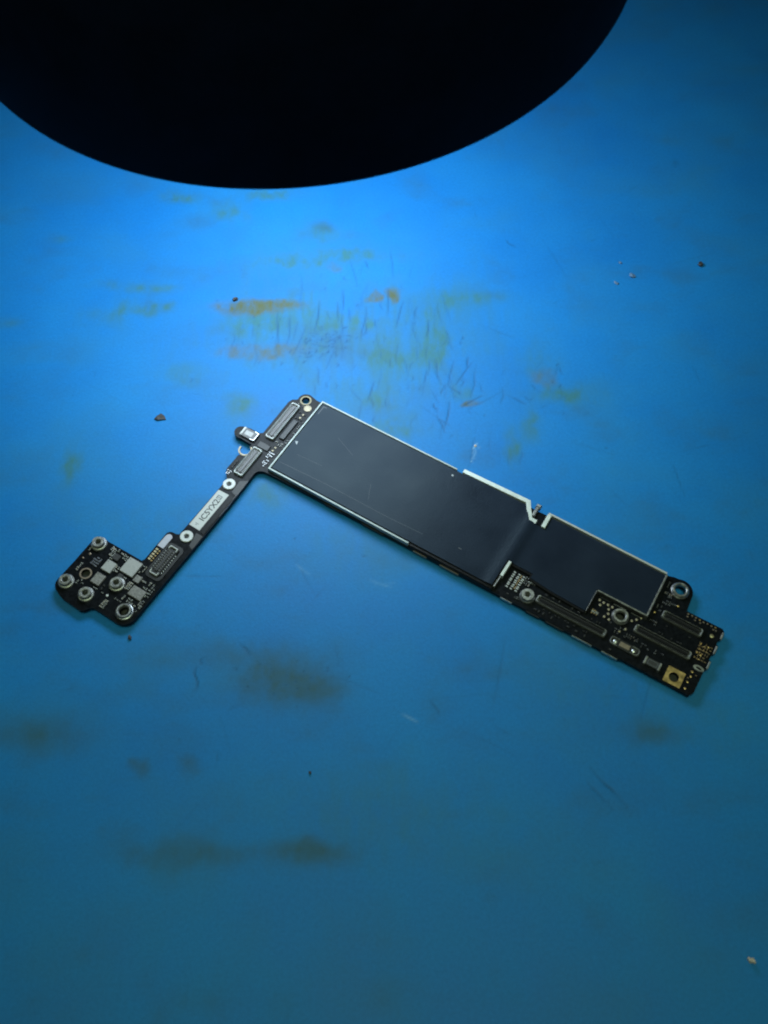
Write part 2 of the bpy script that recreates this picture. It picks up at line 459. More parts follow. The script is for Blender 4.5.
def build_mat():
    xs = axis(-240, 240, -70, 80, 0.34, 2.2)
    ys = axis(-70, 400, 28, 200, 0.34, 2.2)
    X, Y = np.meshgrid(xs, ys)
    ny, nx = X.shape
    ch = {k: np.zeros_like(X) for k in 'ogd'}
    WX = X + 3.0 * (fbm(X / 4.5, Y / 4.5, 11) - .5) * 1.6
    WY = Y + 3.0 * (fbm(X / 4.5 + 40, Y / 4.5, 21) - .5) * 1.0
    rag = fbm(X / 1.7, Y / 3.4, 31)
    for x, y, rx, ry, k, s in STAINS:
        soft = 1.25 if k == 'd' else 1.0
        rxx, ryy = rx * soft, ry * soft
        d = ((WX - x) / rxx) ** 2 + ((WY - y) / ryy) ** 2
        a = np.exp(-0.8 * d ** (2.2 if k == 'o' else 1.15)) * s
        a *= np.clip(-.05 + 1.95 * rag, 0, 1.3) if k != 'd' else np.clip(.7 + .6 * rag, 0, 1.2)
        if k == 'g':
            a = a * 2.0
        if k == 'o':
            a = a * 1.25
        if k == 'd':
            a = a * (1.0 + .5 * np.clip(fbm(X / 1.1, Y / 1.1, 141) - .4, 0, 1))
        ch[k] = 1 - (1 - ch[k]) * (1 - np.clip(a, 0, .9))
    # ragged vertical smears below the two brown streaks
    sm = np.clip(noise2(X / .9, Y / 7, 61) - .45, 0, 1) * 1.1
    for x0, x1, y0, y1 in ((-37, -21, 144, 157), (-36, -20, 136, 143), (-22, 16, 128, 163)):
        w = np.clip((X - x0) / 3, 0, 1) * np.clip((x1 - X) / 3, 0, 1) * np.clip((Y - y0) / 4, 0, 1) * np.clip((y1 - Y) / 4, 0, 1)
        ch['g'] = np.clip(ch['g'] + .55 * sm * w, 0, .9)
    # greenish worn film round the lamp spot, streaked along the mat, a painted tint of the lit area, and patchy grime everywhere
    streak = fbm(X / 1.3, Y / 9, 101)
    patch = fbm(X / 8, Y / 7, 111)
    film = np.exp(-((WX + 9) / 30) ** 2 - ((WY - 148) / 24) ** 2)
    soft = np.exp(-((X + 14) / 38) ** 2 - ((Y - 158) / 34) ** 2) * (.5 + .6 * streak)  # broad tint: the greener hue of the lamplit area put into the colour
    film *= np.clip((patch - .34) * 3.2, 0, 1) * np.clip(.30 + 1.6 * (streak - .35), 0, 1)
    ch['g'] = 1 - (1 - ch['g']) * (1 - .80 * film) * (1 - .16 * soft)
    fine = fbm(X / 2.2, Y / 1.8, 121)
    ch['g'] = np.clip(ch['g'] + .5 * np.clip(fbm(X / 16, Y / 11, 71) - .48, 0, 1) + .16 * np.clip(fbm(X / 5, Y / 4, 75) - .5, 0, 1), 0, .95)
    ch['d'] = np.clip(ch['d'] + .55 * np.clip(fbm(X / 9, Y / 6, 81) - .56, 0, 1) * (.4 + 1.2 * fine) + .22 * np.clip(fine - .62, 0, 1), 0, .95)
    sc = {k: np.zeros_like(X) for k in 'dl'}
    for (x0, y0), (x1, y1), k, s in SCRATCHES:
        ix0, ix1 = np.searchsorted(xs, (min(x0, x1) - 1, max(x0, x1) + 1))
        iy0, iy1 = np.searchsorted(ys, (min(y0, y1) - 1, max(y0, y1) + 1))
        if ix1 <= ix0 or iy1 <= iy0:
            continue
        px, py = X[iy0:iy1, ix0:ix1], Y[iy0:iy1, ix0:ix1]
        dx, dy = x1 - x0, y1 - y0
        t = np.clip(((px - x0) * dx + (py - y0) * dy) / (dx * dx + dy * dy + 1e-9), 0, 1)
        bow = (noise2(np.full_like(t, x0 * 3.1) + t * 2, np.full_like(t, y0 * 1.7), 91) - .5) * .8
        d = np.hypot(px - x0 - t * dx - bow, py - y0 - t * dy)
        a = min(.95, s * 1.45) * np.exp(-(d / .22) ** 2) * (1 - .6 * np.abs(2 * t - 1) ** 2)
        sc[k][iy0:iy1, ix0:ix1] = np.maximum(sc[k][iy0:iy1, ix0:ix1], a)
    Z = (fbm(X / 60, Y / 60, 5) - .5) * .05 - .03
    verts = np.stack([X, Y, Z], -1).reshape(-1, 3) * MM
    i = np.arange(nx * ny).reshape(ny, nx)
    quads = np.stack([i[:-1, :-1], i[:-1, 1:], i[1:, 1:], i[1:, :-1]], -1).reshape(-1, 4)
    # skirt: the mat's 3 mm edge and underside
    rim = np.concatenate([i[0, :], i[1:, -1], i[-1, -2::-1], i[-2:0:-1, 0]])
    low = verts[rim].copy()
    low[:, 2] = -3 * MM
    base = len(verts)
    verts = np.concatenate([verts, low])
    n = len(rim)
    k = np.arange(n)
    side = np.stack([rim, base + k, base + (k + 1) % n, rim[(k + 1) % n]], -1)
    quads = np.concatenate([quads, side])
    me = bpy.data.meshes.new('work_mat')
    me.vertices.add(len(verts))
    me.vertices.foreach_set('co', verts.astype(np.float32).ravel())
    me.loops.add(len(quads) * 4)
    me.loops.foreach_set('vertex_index', quads.astype(np.int32).ravel())
    me.polygons.add(len(quads))
    me.polygons.foreach_set('loop_start', np.arange(0, len(quads) * 4, 4, dtype=np.int32))
    me.polygons.foreach_set('use_smooth', np.ones(len(quads), dtype=bool))
    me.update(calc_edges=True)
    for nm, (r, g, b) in (('stain', (ch['o'], ch['g'], ch['d'])), ('scuff', (sc['d'], sc['l'], sc['l'] * 0))):
        a = me.color_attributes.new(nm, 'FLOAT_COLOR', 'POINT')
        c = np.zeros((len(verts), 4), np.float32)
        c[:nx * ny, 0], c[:nx * ny, 1], c[:nx * ny, 2] = r.ravel(), g.ravel(), b.ravel()
        c[:, 3] = 1
        a.data.foreach_set('color', c.ravel())
    o = link('work_mat', me, M_MAT)
    tag(o, 'bright blue silicone repair mat with brown stains and fine scratches under everything', 'mat')


build_mat()

# ------------------------------------------------------------------ lamp head over the mat
head = bpy.data.objects.new('ring_light', None)
col.objects.link(head)
head.location = HEAD_C * MM
head.rotation_euler = HEAD_TILT
tag(head, 'large round black ring light head hanging over the far side of the mat', 'lamp')
RH = 60.3
MB().lathe(0, 0, [(24, 2), (24, 0), (RH - 1.2, 0), (RH - .3, .4), (RH, 1.2), (RH, 34), (RH - 1, 37), (RH - 5, 39.5), (40, 42), (36, 44), (24, 44)], 160, closed=True).build('housing', M_HEAD, head, smooth=True)
tube = MB().lathe(0, 0, [(23.8, 8), (23.8, 62), (26.5, 64), (26.5, 92), (21, 96), (21, 150), (10, 150), (10, 8)], 96, closed=True).build('lens_tube', M_BLACK_METAL, head, smooth=True)
MB().lathe(0, 0, [(23.7, 7), (23.7, 8.5)], 64).build('objective_glass', M_BORE, tube, smooth=True)
led_me = MB().lathe(0, 0, [(1.9, -.05), (1.9, -.5), (1.3, -1.0), (.5, -1.25)], 12).mesh('led', True)
for k in range(16):
    a = 2 * math.pi * (k + .5) / 16
    link('led', led_me, M_LED, head, loc=(52 * math.cos(a), 52 * math.sin(a), 0))
knob = MB()
rings = []
for r, t in ((1.5, RH - 1), (1.5, RH + 4), (4, RH + 4), (4.3, RH + 5), (4.3, RH + 10), (4, RH + 11)):
    rings.append([(r * math.cos(2 * math.pi * i / 20), t, 9 + r * math.sin(2 * math.pi * i / 20)) for i in range(20)])
knob.loft(rings)
knob.build('thumb_screw', M_BLACK_METAL, head, smooth=True)

# ------------------------------------------------------------------ the logic board
board = bpy.data.objects.new('logic_board', None)
col.objects.link(board)
board.location = (-13.262 * MM, 126.766 * MM, 0)
board.rotation_euler = (0, 0, R(-31.523))
tag(board, 'L-shaped black phone logic board with grey shield sheets lying on the blue mat', 'circuit board')

ZP0, ZP, ZS = 0.62, 1.45, 2.45                      # board underside, board top, shield top

outline = [(0, -.35), (30, -.25), (56, -.3), (79.9, -.35), (81.2, -.75)]
outline += arc(83.3, 1.5, 2.55, 245, 350, 8)
outline += [(86.0, 3.2), (86.15, 4.75), (93.3, 4.7), (93.75, 5.1), (93.75, 7.0), (93.45, 7.1), (93.45, 8.3), (93.75, 8.4), (93.75, 10.4), (93.45, 10.5),
            (93.45, 11.9), (93.75, 12.0), (93.75, 13.9), (93.45, 14.1), (93.45, 19.3), (92.9, 20.35), (79.6, 20.3), (79.3, 20.55), (60, 20.5), (35, 20.55), (10, 20.6), (.4, 20.75)]
outline += [(-.9, 20.85)] + arc(-.8, 22.4, 1.5, 260, 180, 5)
outline += [(-2.1, 30), (-2.15, 43), (-2.35, 52), (-2.4, 60.2)]
outline += arc(-4.9, 61.0, 2.5, 0, 95, 6)
outline += [(-8.6, 63.35), (-10.6, 63.35), (-11.3, 63.8), (-11.8, 64.7), (-12.5, 65.1), (-16.9, 64.9), (-18.4, 64.5)]
outline += arc(-18.5, 62.2, 2.1, 95, 185, 5)
outline += [(-20.45, 58), (-20.45, 51.3), (-19.9, 50.6), (-14, 50.55), (-9.2, 50.5), (-8.95, 49.9), (-8.95, 44.0)]
outline += arc(-8.0, 43.2, .95, 180, 270, 4)
outline += [(-7.2, 42.2), (-6.6, 41.9), (-6.55, 39), (-6.3, 29), (-6.35, 26.3), (-7.0, 25.6), (-7.6, 25.0), (-7.9, 24.2), (-7.85, 20.4), (-7.3, 19.7)]
outline += arc(-7.35, 18.45, 1.1, 85, -75, 8)               # hook shaped cut-out
outline += [(-7.0, 16.6), (-9.8, 16.5), (-10.6, 16.6)] + arc(-10.9, 15.1, 1.45, 100, 250, 6)
outline += [(-9.6, 13.35), (-7.2, 13.3), (-6.7, 12.8), (-6.75, 3.2), (-6.4, 2.3), (-5.6, 1.8)]
outline += arc(-3.75, 1.0, 1.75, 165, 290, 8)
outline += [(-1.6, -.25)]
holes = [circle(-3.75, 1.0, .88, 18), circle(89.2, 18.45, .85, 18), circle(83.35, 1.5, 1.05, 18), circle(75.8, 12.5, .9, 18), circle(-16.75, 58.4, .9, 18), circle(-5.0, 60.9, .95, 18)]
pcb = MB().prism(outline, holes, ZP0, ZP).build('circuit_board', M_PCB, board)

# back side shields that carry the board on the mat
MB().box(1, 52, 1.6, 19.6, 0, ZP0, .1).build('back_shield', M_BORE, board)
MB().box(55, 92, 6, 19.4, 0, ZP0, .1).build('back_shield', M_BORE, board)
MB().box(-19, -5, 52, 62, 0, ZP0, .1).build('back_shield', M_BORE, board)
MB().box(-5.6, -2.8, 24, 46, .25, ZP0, .1).build('back_stiffener', M_PLASTIC, board)

# ---- shields
sh = MB().prism([(.2, .2), (49.6, .2), (50.3, 1.2), (51.6, 3.0), (52.4, 3.1), (52.3, 19.9), (.2, 19.9)], [], ZP, ZS - .26).build('shield_can', M_FOAM, board)
MB().prism([(52.4, 3.1), (54.2, 3.1), (54.5, .2), (79.6, .2), (79.8, 9.9), (69.7, 9.9), (69.7, 15.2), (62, 14.9), (57.5, 14.4), (57.5, 13.4), (52.4, 13.3)], [], ZP, ZS - .57).build('lower_can', M_FOAM, sh)
W = .40
fr = MB()
fr.ribbon([(33.3, .0), (0, 0), (-.02, 20.05), (33.6, 20.2)], W, ZP, ZS + .03)
fr.build('shield_frame', M_FRAME, sh)
MB().ribbon([(34.6, -.42), (49.4, -.75), (50.1, .5), (51.5, 2.65), (52.9, 2.75)], .95, ZP, ZS + .02).build('shield_frame', M_FOIL, sh)
MB().ribbon([(54.55, 3.0), (54.4, -.42), (79.75, -.22)], .42, ZP, ZS).build('shield_frame', M_WHITE_TIN, sh)
MB().ribbon([(54.6, 3.1), (54.5, -.1)], .85, ZP, ZS + .04).build('shield_frame', M_FOIL, sh)
MB().ribbon([(79.85, .02), (80.05, 10.1), (69.85, 10.1)], .34, ZP, ZS - .02).build('shield_frame', M_POST, sh)
MB().ribbon([(69.75, 10.3), (69.75, 15.2)], .16, ZP, ZS - .04).build('shield_frame', M_POST, sh)
MB().ribbon([(52.65, 13.4), (52.6, 17.0)], .62, ZP, ZS + .1).build('shield_clip', M_FOIL, sh, label='bright silver clip at the notch in the shield')
MB().ribbon([(52.5, 17.05), (52.4, 19.7)], .30, ZP, ZS - .2).build('shield_clip', M_POST, sh)
MB().box(51.25, 51.95, -.9, 1.6, ZP, 2.15, .12).box(51.1, 52.2, -1.5, -.6, 1.3, 2.3, .2).build('shield_clip', M_POST, sh, label='small pin standing in the notch')


def sheet(poly, z0, z1, name, parent):
    """a thin satin sheet: polygon filled, then softened at its edge"""
    mb = MB().prism(poly, [], z0, z1)
    return mb.build(name, M_GRAPH, parent)


s1 = sheet([(.42, .42), (35.2, .4), (35.2, 19.75), (.38, 19.6)], ZS - .25, ZS, 'graphite_sheet', sh)
# the middle run bends down at its end to the lower right hand shield
mid = MB()
prof = [(35.2, ZS), (45, ZS - .05), (49.0, ZS - .10), (50.1, ZS - .02), (50.9, ZS + .11), (51.5, ZS + .17), (52.0, ZS + .17), (52.7, ZS + .02), (53.4, ZS - .28), (54.0, ZS - .38), (55.0, ZS - .40)]


def vtop(u): return .12 if u < 49.5 else (3.1 if u > 51.4 else .1 + (u - 49.5) * 1.55)
def vbot(u): return 19.75 if u < 52.0 else 13.3


us = [35.2, 42, 48.6, 49.4, 50.1, 50.9, 51.5, 51.95, 52.05, 52.5, 52.9, 53.4, 54.0, 55.0]
zz = np.interp(us, [p[0] for p in prof], [p[1] for p in prof])
rings = []
for u, z in zip(us, zz):
    rings.append([(u, -vtop(u), z - .13), (u, -vtop(u), z), (u, -vbot(u), z), (u, -vbot(u), z - .13)])
mid.loft(rings)
mid.build('graphite_sheet', M_GRAPH, sh, smooth=True)
s3 = sheet([(54.85, .05), (79.6, .1), (79.75, 9.9), (69.55, 9.85), (69.55, 15.1), (62, 14.8), (57.6, 14.3), (57.6, 13.3), (54.85, 13.28)], ZS - .55, ZS - .38, 'graphite_sheet', sh)
# print on the sheets
MB().prism([(.75, 11.6), (1.35, 11.35), (1.55, 12.25)], [], ZS, ZS + .012).build('printed_arrow', M_MARK, s1)
MB().ribbon([(.95, 3.2), (.95, .95), (1.7, .95)], .16, ZS, ZS + .01, b=.004).build('corner_mark', M_FAINT, s1)
MB().box(33.0, 33.4, 1.6, 2.0, ZS, ZS + .02, .005).build('speck', M_MARK, s1)
MB().box(42.5, 43.2, 15.9, 16.05, ZS, ZS + .01, .003).build('speck', M_FAINT, s1)

for path, w_ in (([(1, 17.6), (12, 17.2), (27, 17.3), (35, 17.0)], .05), ([(8, 6.2), (13, 8.3)], .04), ([(20, 12.5), (21.5, 15.8)], .04), ([(3, 14.2), (9, 13.9)], .035)):
    MB().ribbon(path, w_, ZS, ZS + .006, b=.002).build('hairline_scratch', M_FAINT, s1)

# tape and copper lands along the near edge
MB().ribbon([(33.9, 20.1), (52.2, 20.1)], .75, ZP, ZS - .35, b=.2).build('black_tape', M_TAPE, board)
for u0, u1, m_ in ((35.0, 38.0, M_COPPER), (41.0, 45.2, M_COPPER), (54.4, 56.9, M_POST), (60.0, 62.8, M_EDGE), (64.1, 67.9, M_EDGE), (69.6, 73.7, M_POST), (75.7, 78.9, M_POST), (14, 18, M_EDGE), (23, 28, M_EDGE)):
    MB().box(u0, u1, 20.52, 20.72, ZP0 + .12, ZP - .12, .05).build('edge_contact', m_, board)
for v0, v1 in ((5.3, 6.9), (8.55, 10.3), (12.1, 13.8)):
    MB().box(93.55, 93.95, v0, v1, ZP0 + .1, ZP + .06, .08).build('edge_contact', M_POST, board)


# ---- posts and pads
def post(u, v, rf, rp, rh, h, m_=M_POST, bore=True, label=None):
    o = MB().lathe(u, v, [(rh, ZP), (rf, ZP), (rf, ZP + .22), (rf - .12, ZP + .34), (rp + .05, ZP + .36), (rp, ZP + .45), (rp, ZP + h - .12), (rp - .12, ZP + h), (rh + .14, ZP + h), (rh, ZP + h - .12)], 36, closed=True).build('screw_post', m_, board, smooth=True, label=label)
    if bore:
        MB().lathe(u, v, [(rh, ZP + .02), (rh, ZP + .06)], 24).build('bore', M_BORE, o)
    return o


for u, v in ((-18.75, 52.0), (-18.75, 61.75), (-13.65, 61.9), (-9.95, 57.1)):
    post(u, v, 1.58, 1.22, .55, 1.15)
post(-5.0, 60.9, 1.75, 1.5, 1.0, .85, M_SILVER, False, 'wider post with an open hole')
post(58.8, 17.9, 1.5, 1.3, .5, 1.0)
post(75.8, 12.5, 1.65, 1.5, .92, .75, M_POST, False, 'dull flat ring with an open hole')
post(83.35, 1.5, 1.75, 1.55, 1.05, .75, M_POST, False, 'dull flat ring with an open hole')
for u, v in ((-5.1, 27.2), (-5.0, 41.6)):
    o = MB().lathe(u, v, [(.48, ZP + .05), (1.3, ZP + .05), (1.34, ZP + .22), (1.22, ZP + .32), (.6, ZP + .32), (.48, ZP + .2)], 32, closed=True).build('solder_ring', M_WHITE_TIN, board, smooth=True)
    MB().lathe(u, v, [(.5, ZP + .01), (.5, ZP + .04)], 20).build('bore', M_BORE, o)


def flat_ring(name, cu, cv, r0, r1, m_, z=.05, a0=0, a1=360):
    if a1 - a0 >= 360:
        return MB().lathe(cu, cv, [(r0, ZP + .004), (r1, ZP + .004), (r1, ZP + z), (r0, ZP + z)], 32, closed=True).build(name, m_, board, smooth=True)
    return MB().ribbon(arc(cu, cv, (r0 + r1) / 2, a0, a1, 16), r1 - r0, ZP - .3, ZP + z, b=.03).build(name, m_, board)


flat_ring('hole_ring', -3.75, 1.0, .90, 1.25, M_DIMGOLD)
flat_ring('hole_ring', -16.75, 58.4, .92, 1.22, M_COPPER)
flat_ring('hook_ring', -7.35, 18.45, 1.12, 1.5, M_TANPAD, .08, -60, 190)
MB().lathe(-2.2, 2.6, [(.85, ZP + .004), (.85, ZP + .10), (.7, ZP + .14)], 24).build('gold_pad', M_TANPAD, board, smooth=True)
MB().prism([(87.55, 16.8), (90.85, 16.75), (90.9, 20.0), (87.6, 20.05)], [circle(89.2, 18.45, .95, 20)], ZP + .004, ZP + .07).build('gold_ground_pad', M_GOLD, board)
MB().prism([(92.4 + 1.05 * math.cos(t) * 1, 14.5 + .55 * math.sin(t)) for t in np.linspace(0, 2 * math.pi, 24, endpoint=False)], [[(92.4 + .6 * math.cos(t), 14.5 + .2 * math.sin(t)) for t in np.linspace(0, 2 * math.pi, 14, endpoint=False)]], ZP + .004, ZP + .12).build('oval_pad', M_SILVER, board)
MB().prism(arc(-7.95, 43.6, .72, 180, 360, 8) + [(-7.3, 46.2), (-8.75, 46.2)], [], ZP + .004, ZP + .10).build('ground_pad', M_PALEPAD, board)

gold_me = {}


def pad(u, v, su=.42, sv=.42, m_=M_GOLD, z=.09, name='gold_pad', rnd=True):
    key = (round(su, 2), round(sv, 2), m_.name, rnd)
    if key not in gold_me:
        mb = MB()
        if rnd:
            mb.lathe(0, 0, [(su / 2, .004), (su / 2, z * .6), (su * .32, z)], 12)
        else:
            mb.box(-su / 2, su / 2, -sv / 2, sv / 2, .004, z, .02)
        gold_me[key] = mb.mesh(name, rnd)
    return link(name, gold_me[key], m_, board, loc=(u, v, ZP))


for u, v in ((71.0, 11.3), (71.9, 11.4), (72.8, 11.4), (73.7, 11.4), (71.5, 12.2), (73.3, 12.2), (73.6, 13.1), (73.2, 14.0), (74.2, 14.1), (78.0, 12.1), (78.7, 11.4), (79.3, 10.6), (76.9, 15.3), (77.7, 14.3)):
    pad(u, v, .5, .5, M_TANPAD)
for u, v in ((91.7, 15.7), (91.8, 16.7), (91.7, 18.0), (91.8, 19.4), (84.3, 4.6), (81.0, 8.1)):
    pad(u, v, .42, .42, M_GOLD)
pad(92.1, 7.1, .75, .75, M_GOLD_PALE)
for i in range(4):
    for j in range(3):
        if random.random() < .85:
            pad(91.0 + j * .75 + random.uniform(-.1, .1), 9.7 + i * 1.05 + random.uniform(-.15, .15), random.choice((.28, .36)), .4, M_GOLD, rnd=random.random() < .5)
for i in range(8):
    pad(86.6 + i * .78, 5.25 + random.uniform(-.1, .1), .34, .3, random.choice((M_GOLD, M_COPPER)), rnd=False)
for u, v in ((-2.3, 14.7), (-2.35, 15.6), (-2.1, 4.5), (-2.2, 5.5)):
    pad(u, v, .5, .5, M_TANPAD, .12)
for i in range(5):
    pad(-8.25, 46.9 + i * .62, .6, .38, M_GOLD_PALE, rnd=False)
    pad(-7.6, 47.0 + i * .62, .3, .3, M_GOLD, rnd=False)
pad(-10.1, 59.9, .5, .5, M_WHITE_TIN, name='test_pad')
pad(-18.9, 54.6, .5, .4, M_COPPER, name='test_pad')
pad(-19.5, 56.0, .35, .35, M_COPPER, name='test_pad')


# ---- connectors: metal rimmed plastic sockets with two rows of fine contacts
def connector(u0, u1, v0, v1, h=.62, base=M_PLASTIC, rim=M_SILVER, pin=M_POST, rimw=.16, tongue=None, pitch=.35, endw=.5, end=M_SILVER, rimless=False, label=None):
    along_u = (u1 - u0) > (v1 - v0)
    o = MB().prism(rrect(u0, u1, v0, v1, .35), [], ZP + .004, ZP + .22).build('connector', base, board, label=label)
    if not rimless:
        MB().ribbon(rrect(u0 + .1, u1 - .1, v0 + .1, v1 - .1, .3), rimw, ZP + .2, ZP + h, closed=True, b=.03).build('metal_rim', rim, o)
    w = min(u1 - u0, v1 - v0)
    tm = tongue or base
    if along_u:
        c = (v0 + v1) / 2
        MB().box(u0 + endw + .25, u1 - endw - .25, c - w * .13, c + w * .13, ZP + .2, ZP + h - .08, .05).build('tongue', tm, o)
        for s in (-1, 1):
            MB().box(u0 + endw + .2, u1 - endw - .2, c + s * w * .36 - w * .05, c + s * w * .36 + w * .05, ZP + .2, ZP + h - .1, .03).build('side_wall', tm, o)
    else:
        c = (u0 + u1) / 2
        MB().box(c - w * .13, c + w * .13, v0 + endw + .25, v1 - endw - .25, ZP + .2, ZP + h - .08, .05).build('tongue', tm, o)
        for s in (-1, 1):
            MB().box(c + s * w * .36 - w * .05, c + s * w * .36 + w * .05, v0 + endw + .2, v1 - endw - .2, ZP + .2, ZP + h - .1, .03).build('side_wall', tm, o)
    pins = MB()
    lo, hi = (u0, u1) if along_u else (v0, v1)
    t = lo + endw + .4
    while t < hi - endw - .4:
        for s in (-1, 1):
            a, b = c + s * w * .14, c + s * w * .31
            a, b = min(a, b), max(a, b)
            if along_u:
                pins.box(t - .07, t + .07, a, b, ZP + .2, ZP + h - .18, .02)
            else:
                pins.box(a, b, t - .07, t + .07, ZP + .2, ZP + h - .18, .02)
        t += pitch
    pins.build('contact_pins', pin, o, kind='stuff')
    for q in (lo, hi):                                  # bright retaining tabs at the two ends
        s = 1 if q == lo else -1
        tab = MB()
        if along_u:
            tab.ribbon([(q + s * (endw + .1), v0 + .22), (q + s * .22, v0 + .3), (q + s * .22, v1 - .3), (q + s * (endw + .1), v1 - .22)], .22, ZP + .2, ZP + h + .04, b=.05)
            tab.box(q + s * .35, q + s * (endw + .05), c - .14, c + .14, ZP + .2, ZP + .32, .03)
        else:
            tab.ribbon([(u0 + .22, q + s * (endw + .1)), (u0 + .3, q + s * .22), (u1 - .3, q + s * .22), (u1 - .22, q + s * (endw + .1))], .22, ZP + .2, ZP + h + .04, b=.05)
            if not rimless:
                tab.box(c - .14, c + .14, q + s * .35, q + s * (endw + .05), ZP + .2, ZP + .32, .03)
        tab.build('end_tab', end, o)
    return o


connector(-5.75, -3.65, 3.1, 13.6, base=M_GREYPLASTIC, pin=M_CHIP, rimw=.12, rim=M_FRAME, end=M_WHITE_TIN, label='pale lit socket beside the shield corner')
connector(-6.1, -3.85, 16.9, 24.5, base=M_GREYPLASTIC, pin=M_CHIP, rimw=.12, rim=M_FRAME, end=M_WHITE_TIN)
connector(60.5, 75.0, 16.55, 18.25, rim=M_POST, end=M_SILVER, rimw=.08, pin=M_CHIP_DARK, tongue=M_INKY, label='long dark socket along the near edge')
connector(82.3, 90.4, 7.0, 8.75, rim=M_POST, end=M_SILVER, rimw=.08, pin=M_CHIP_DARK, tongue=M_INKY)
connector(79.0, 90.3, 12.4, 14.1, rim=M_POST, end=M_SILVER, rimw=.08, pin=M_CHIP_DARK, tongue=M_INKY)
# foot socket on its grey raised frame
MB().prism(rrect(-7.1, -3.35, 44.2, 52.6, .9), [rrect(-6.7, -3.9, 44.9, 51.9, .5)], ZP + .004, ZP + .14).build('socket_gasket', M_GREYPLASTIC if False else M_PLASTIC, board)
connector(-6.45, -4.25, 44.8, 51.9, h=.55, base=M_PLASTIC, pin=M_CHIP_MID, rimless=True, end=M_WHITE_TIN, tongue=M_CHIP_DARK, endw=.75, pitch=.5, label='socket with two white bracket shaped end tabs')
for v in np.arange(46.3, 50.8, .55):
    pad(-6.55, v, .22, .2, M_WHITE_TIN, rnd=False, name='solder_joint')
    pad(-4.15, v, .22, .2, M_WHITE_TIN, rnd=False, name='solder_joint')
# two-screw coaxial style part near the corner
cf = MB().prism(rrect(76.0, 82.0, 16.85, 18.55, .6), [], ZP + .004, ZP + .3).build('coaxial_socket', M_PLASTIC, board)
for s, q in ((1, 76.1), (-1, 81.9)):
    MB().ribbon([(q + s * 1.6, 17.0), (q + s * .35, 17.05), (q + s * .1, 17.4), (q + s * .1, 18.0), (q + s * .35, 18.4), (q + s * 1.6, 18.45)], .16, ZP + .2, ZP + .55, b=.04).build('end_tab', M_SILVER, cf)
    MB().lathe(q + s * 1.05, 17.75, [(.42, ZP + .28), (.42, ZP + .4), (.2, ZP + .55)], 16).build('solder_bead', M_SILVER, cf, smooth=True)
MB().box(78.0, 80.0, 17.2, 18.2, ZP + .3, ZP + .42, .04).build('copper_land', M_COPPER, cf)
# filter with metal ends
ch_ = MB().box(83.3, 86.3, 17.5, 19.0, ZP + .004, ZP + .55, .06).build('filter_chip', M_CHIP_DARK, board)
for a, b in ((83.2, 83.6), (86.0, 86.4)):
    MB().box(a, b, 17.45, 19.05, ZP + .004, ZP + .6, .06).build('metal_end', M_POST, ch_)
MB().ribbon(rrect(83.9, 85.7, 17.8, 18.7, .1, 2), .1, ZP + .55, ZP + .58, closed=True, b=.01).build('lid_mark', M_FAINT, ch_)

# small pale component on its own tongue at the outer corner
sc_ = MB().box(-10.4, -7.0, 13.75, 16.0, ZP + .004, ZP + .5, .1).build('antenna_socket', M_GREYPLASTIC, board)
MB().box(-10.65, -10.15, 13.8, 15.95, ZP + .004, ZP + .62, .1).build('metal_end', M_WHITE_TIN, sc_)
MB().ribbon([(-8.0, 13.8), (-7.05, 13.95), (-7.05, 15.8), (-8.0, 15.95)], .22, ZP + .1, ZP + .6, b=.05).build('metal_end', M_SILVER, sc_)
MB().box(-9.8, -7.9, 14.3, 15.5, ZP + .5, ZP + .58, .04).build('lid', M_CHIP, sc_)
# slim can next to the shield
MB().box(-2.95, -1.85, 6.7, 12.3, ZP + .004, ZP + .4, .08).build('slim_shield', M_CHIP_DARK, board)
MB().ribbon(rrect(-2.85, -1.95, 6.85, 12.15, .15, 2), .1, ZP + .4, ZP + .44, closed=True, b=.015).build('slim_shield_rim', M_FAINT, board)
MB().box(-5.9, -3.1, 15.0, 16.5, ZP + .004, ZP + .3, .12).build('tape_patch', M_CHIP_DARK, board)

# ---- chips on the foot
for u0, u1, v0, v1, m_, nm in ((-14.85, -12.65, 53.75, 56.1, M_CHIP, 'chip'), (-14.8, -12.7, 56.95, 59.3, M_CHIP_MID, 'chip'), (-11.5, -8.35, 51.1, 54.5, M_CHIP, 'chip'),
                               (-7.9, -6.5, 53.45, 54.9, M_CHIP_MID, 'chip'), (-6.95, -3.85, 55.5, 57.65, M_CHIP_MID, 'chip')):
    o = MB().box(u0, u1, v0, v1, ZP + .004, ZP + .42, .07).build(nm, m_, board)
    MB().lathe(u0 + .35, v0 + .4, [(.12, ZP + .415), (.12, ZP + .43)], 10).build('pin_dot', M_INK, o)
MB().box(-14.5, -13.1, 51.9, 53.2, ZP + .004, ZP + .35, .06).build('chip', M_CHIP_DARK, board)
MB().box(-11.1, -10.0, 54.9, 56.4, ZP + .004, ZP + .3, .06).build('chip', M_CHIP_DARK, board)

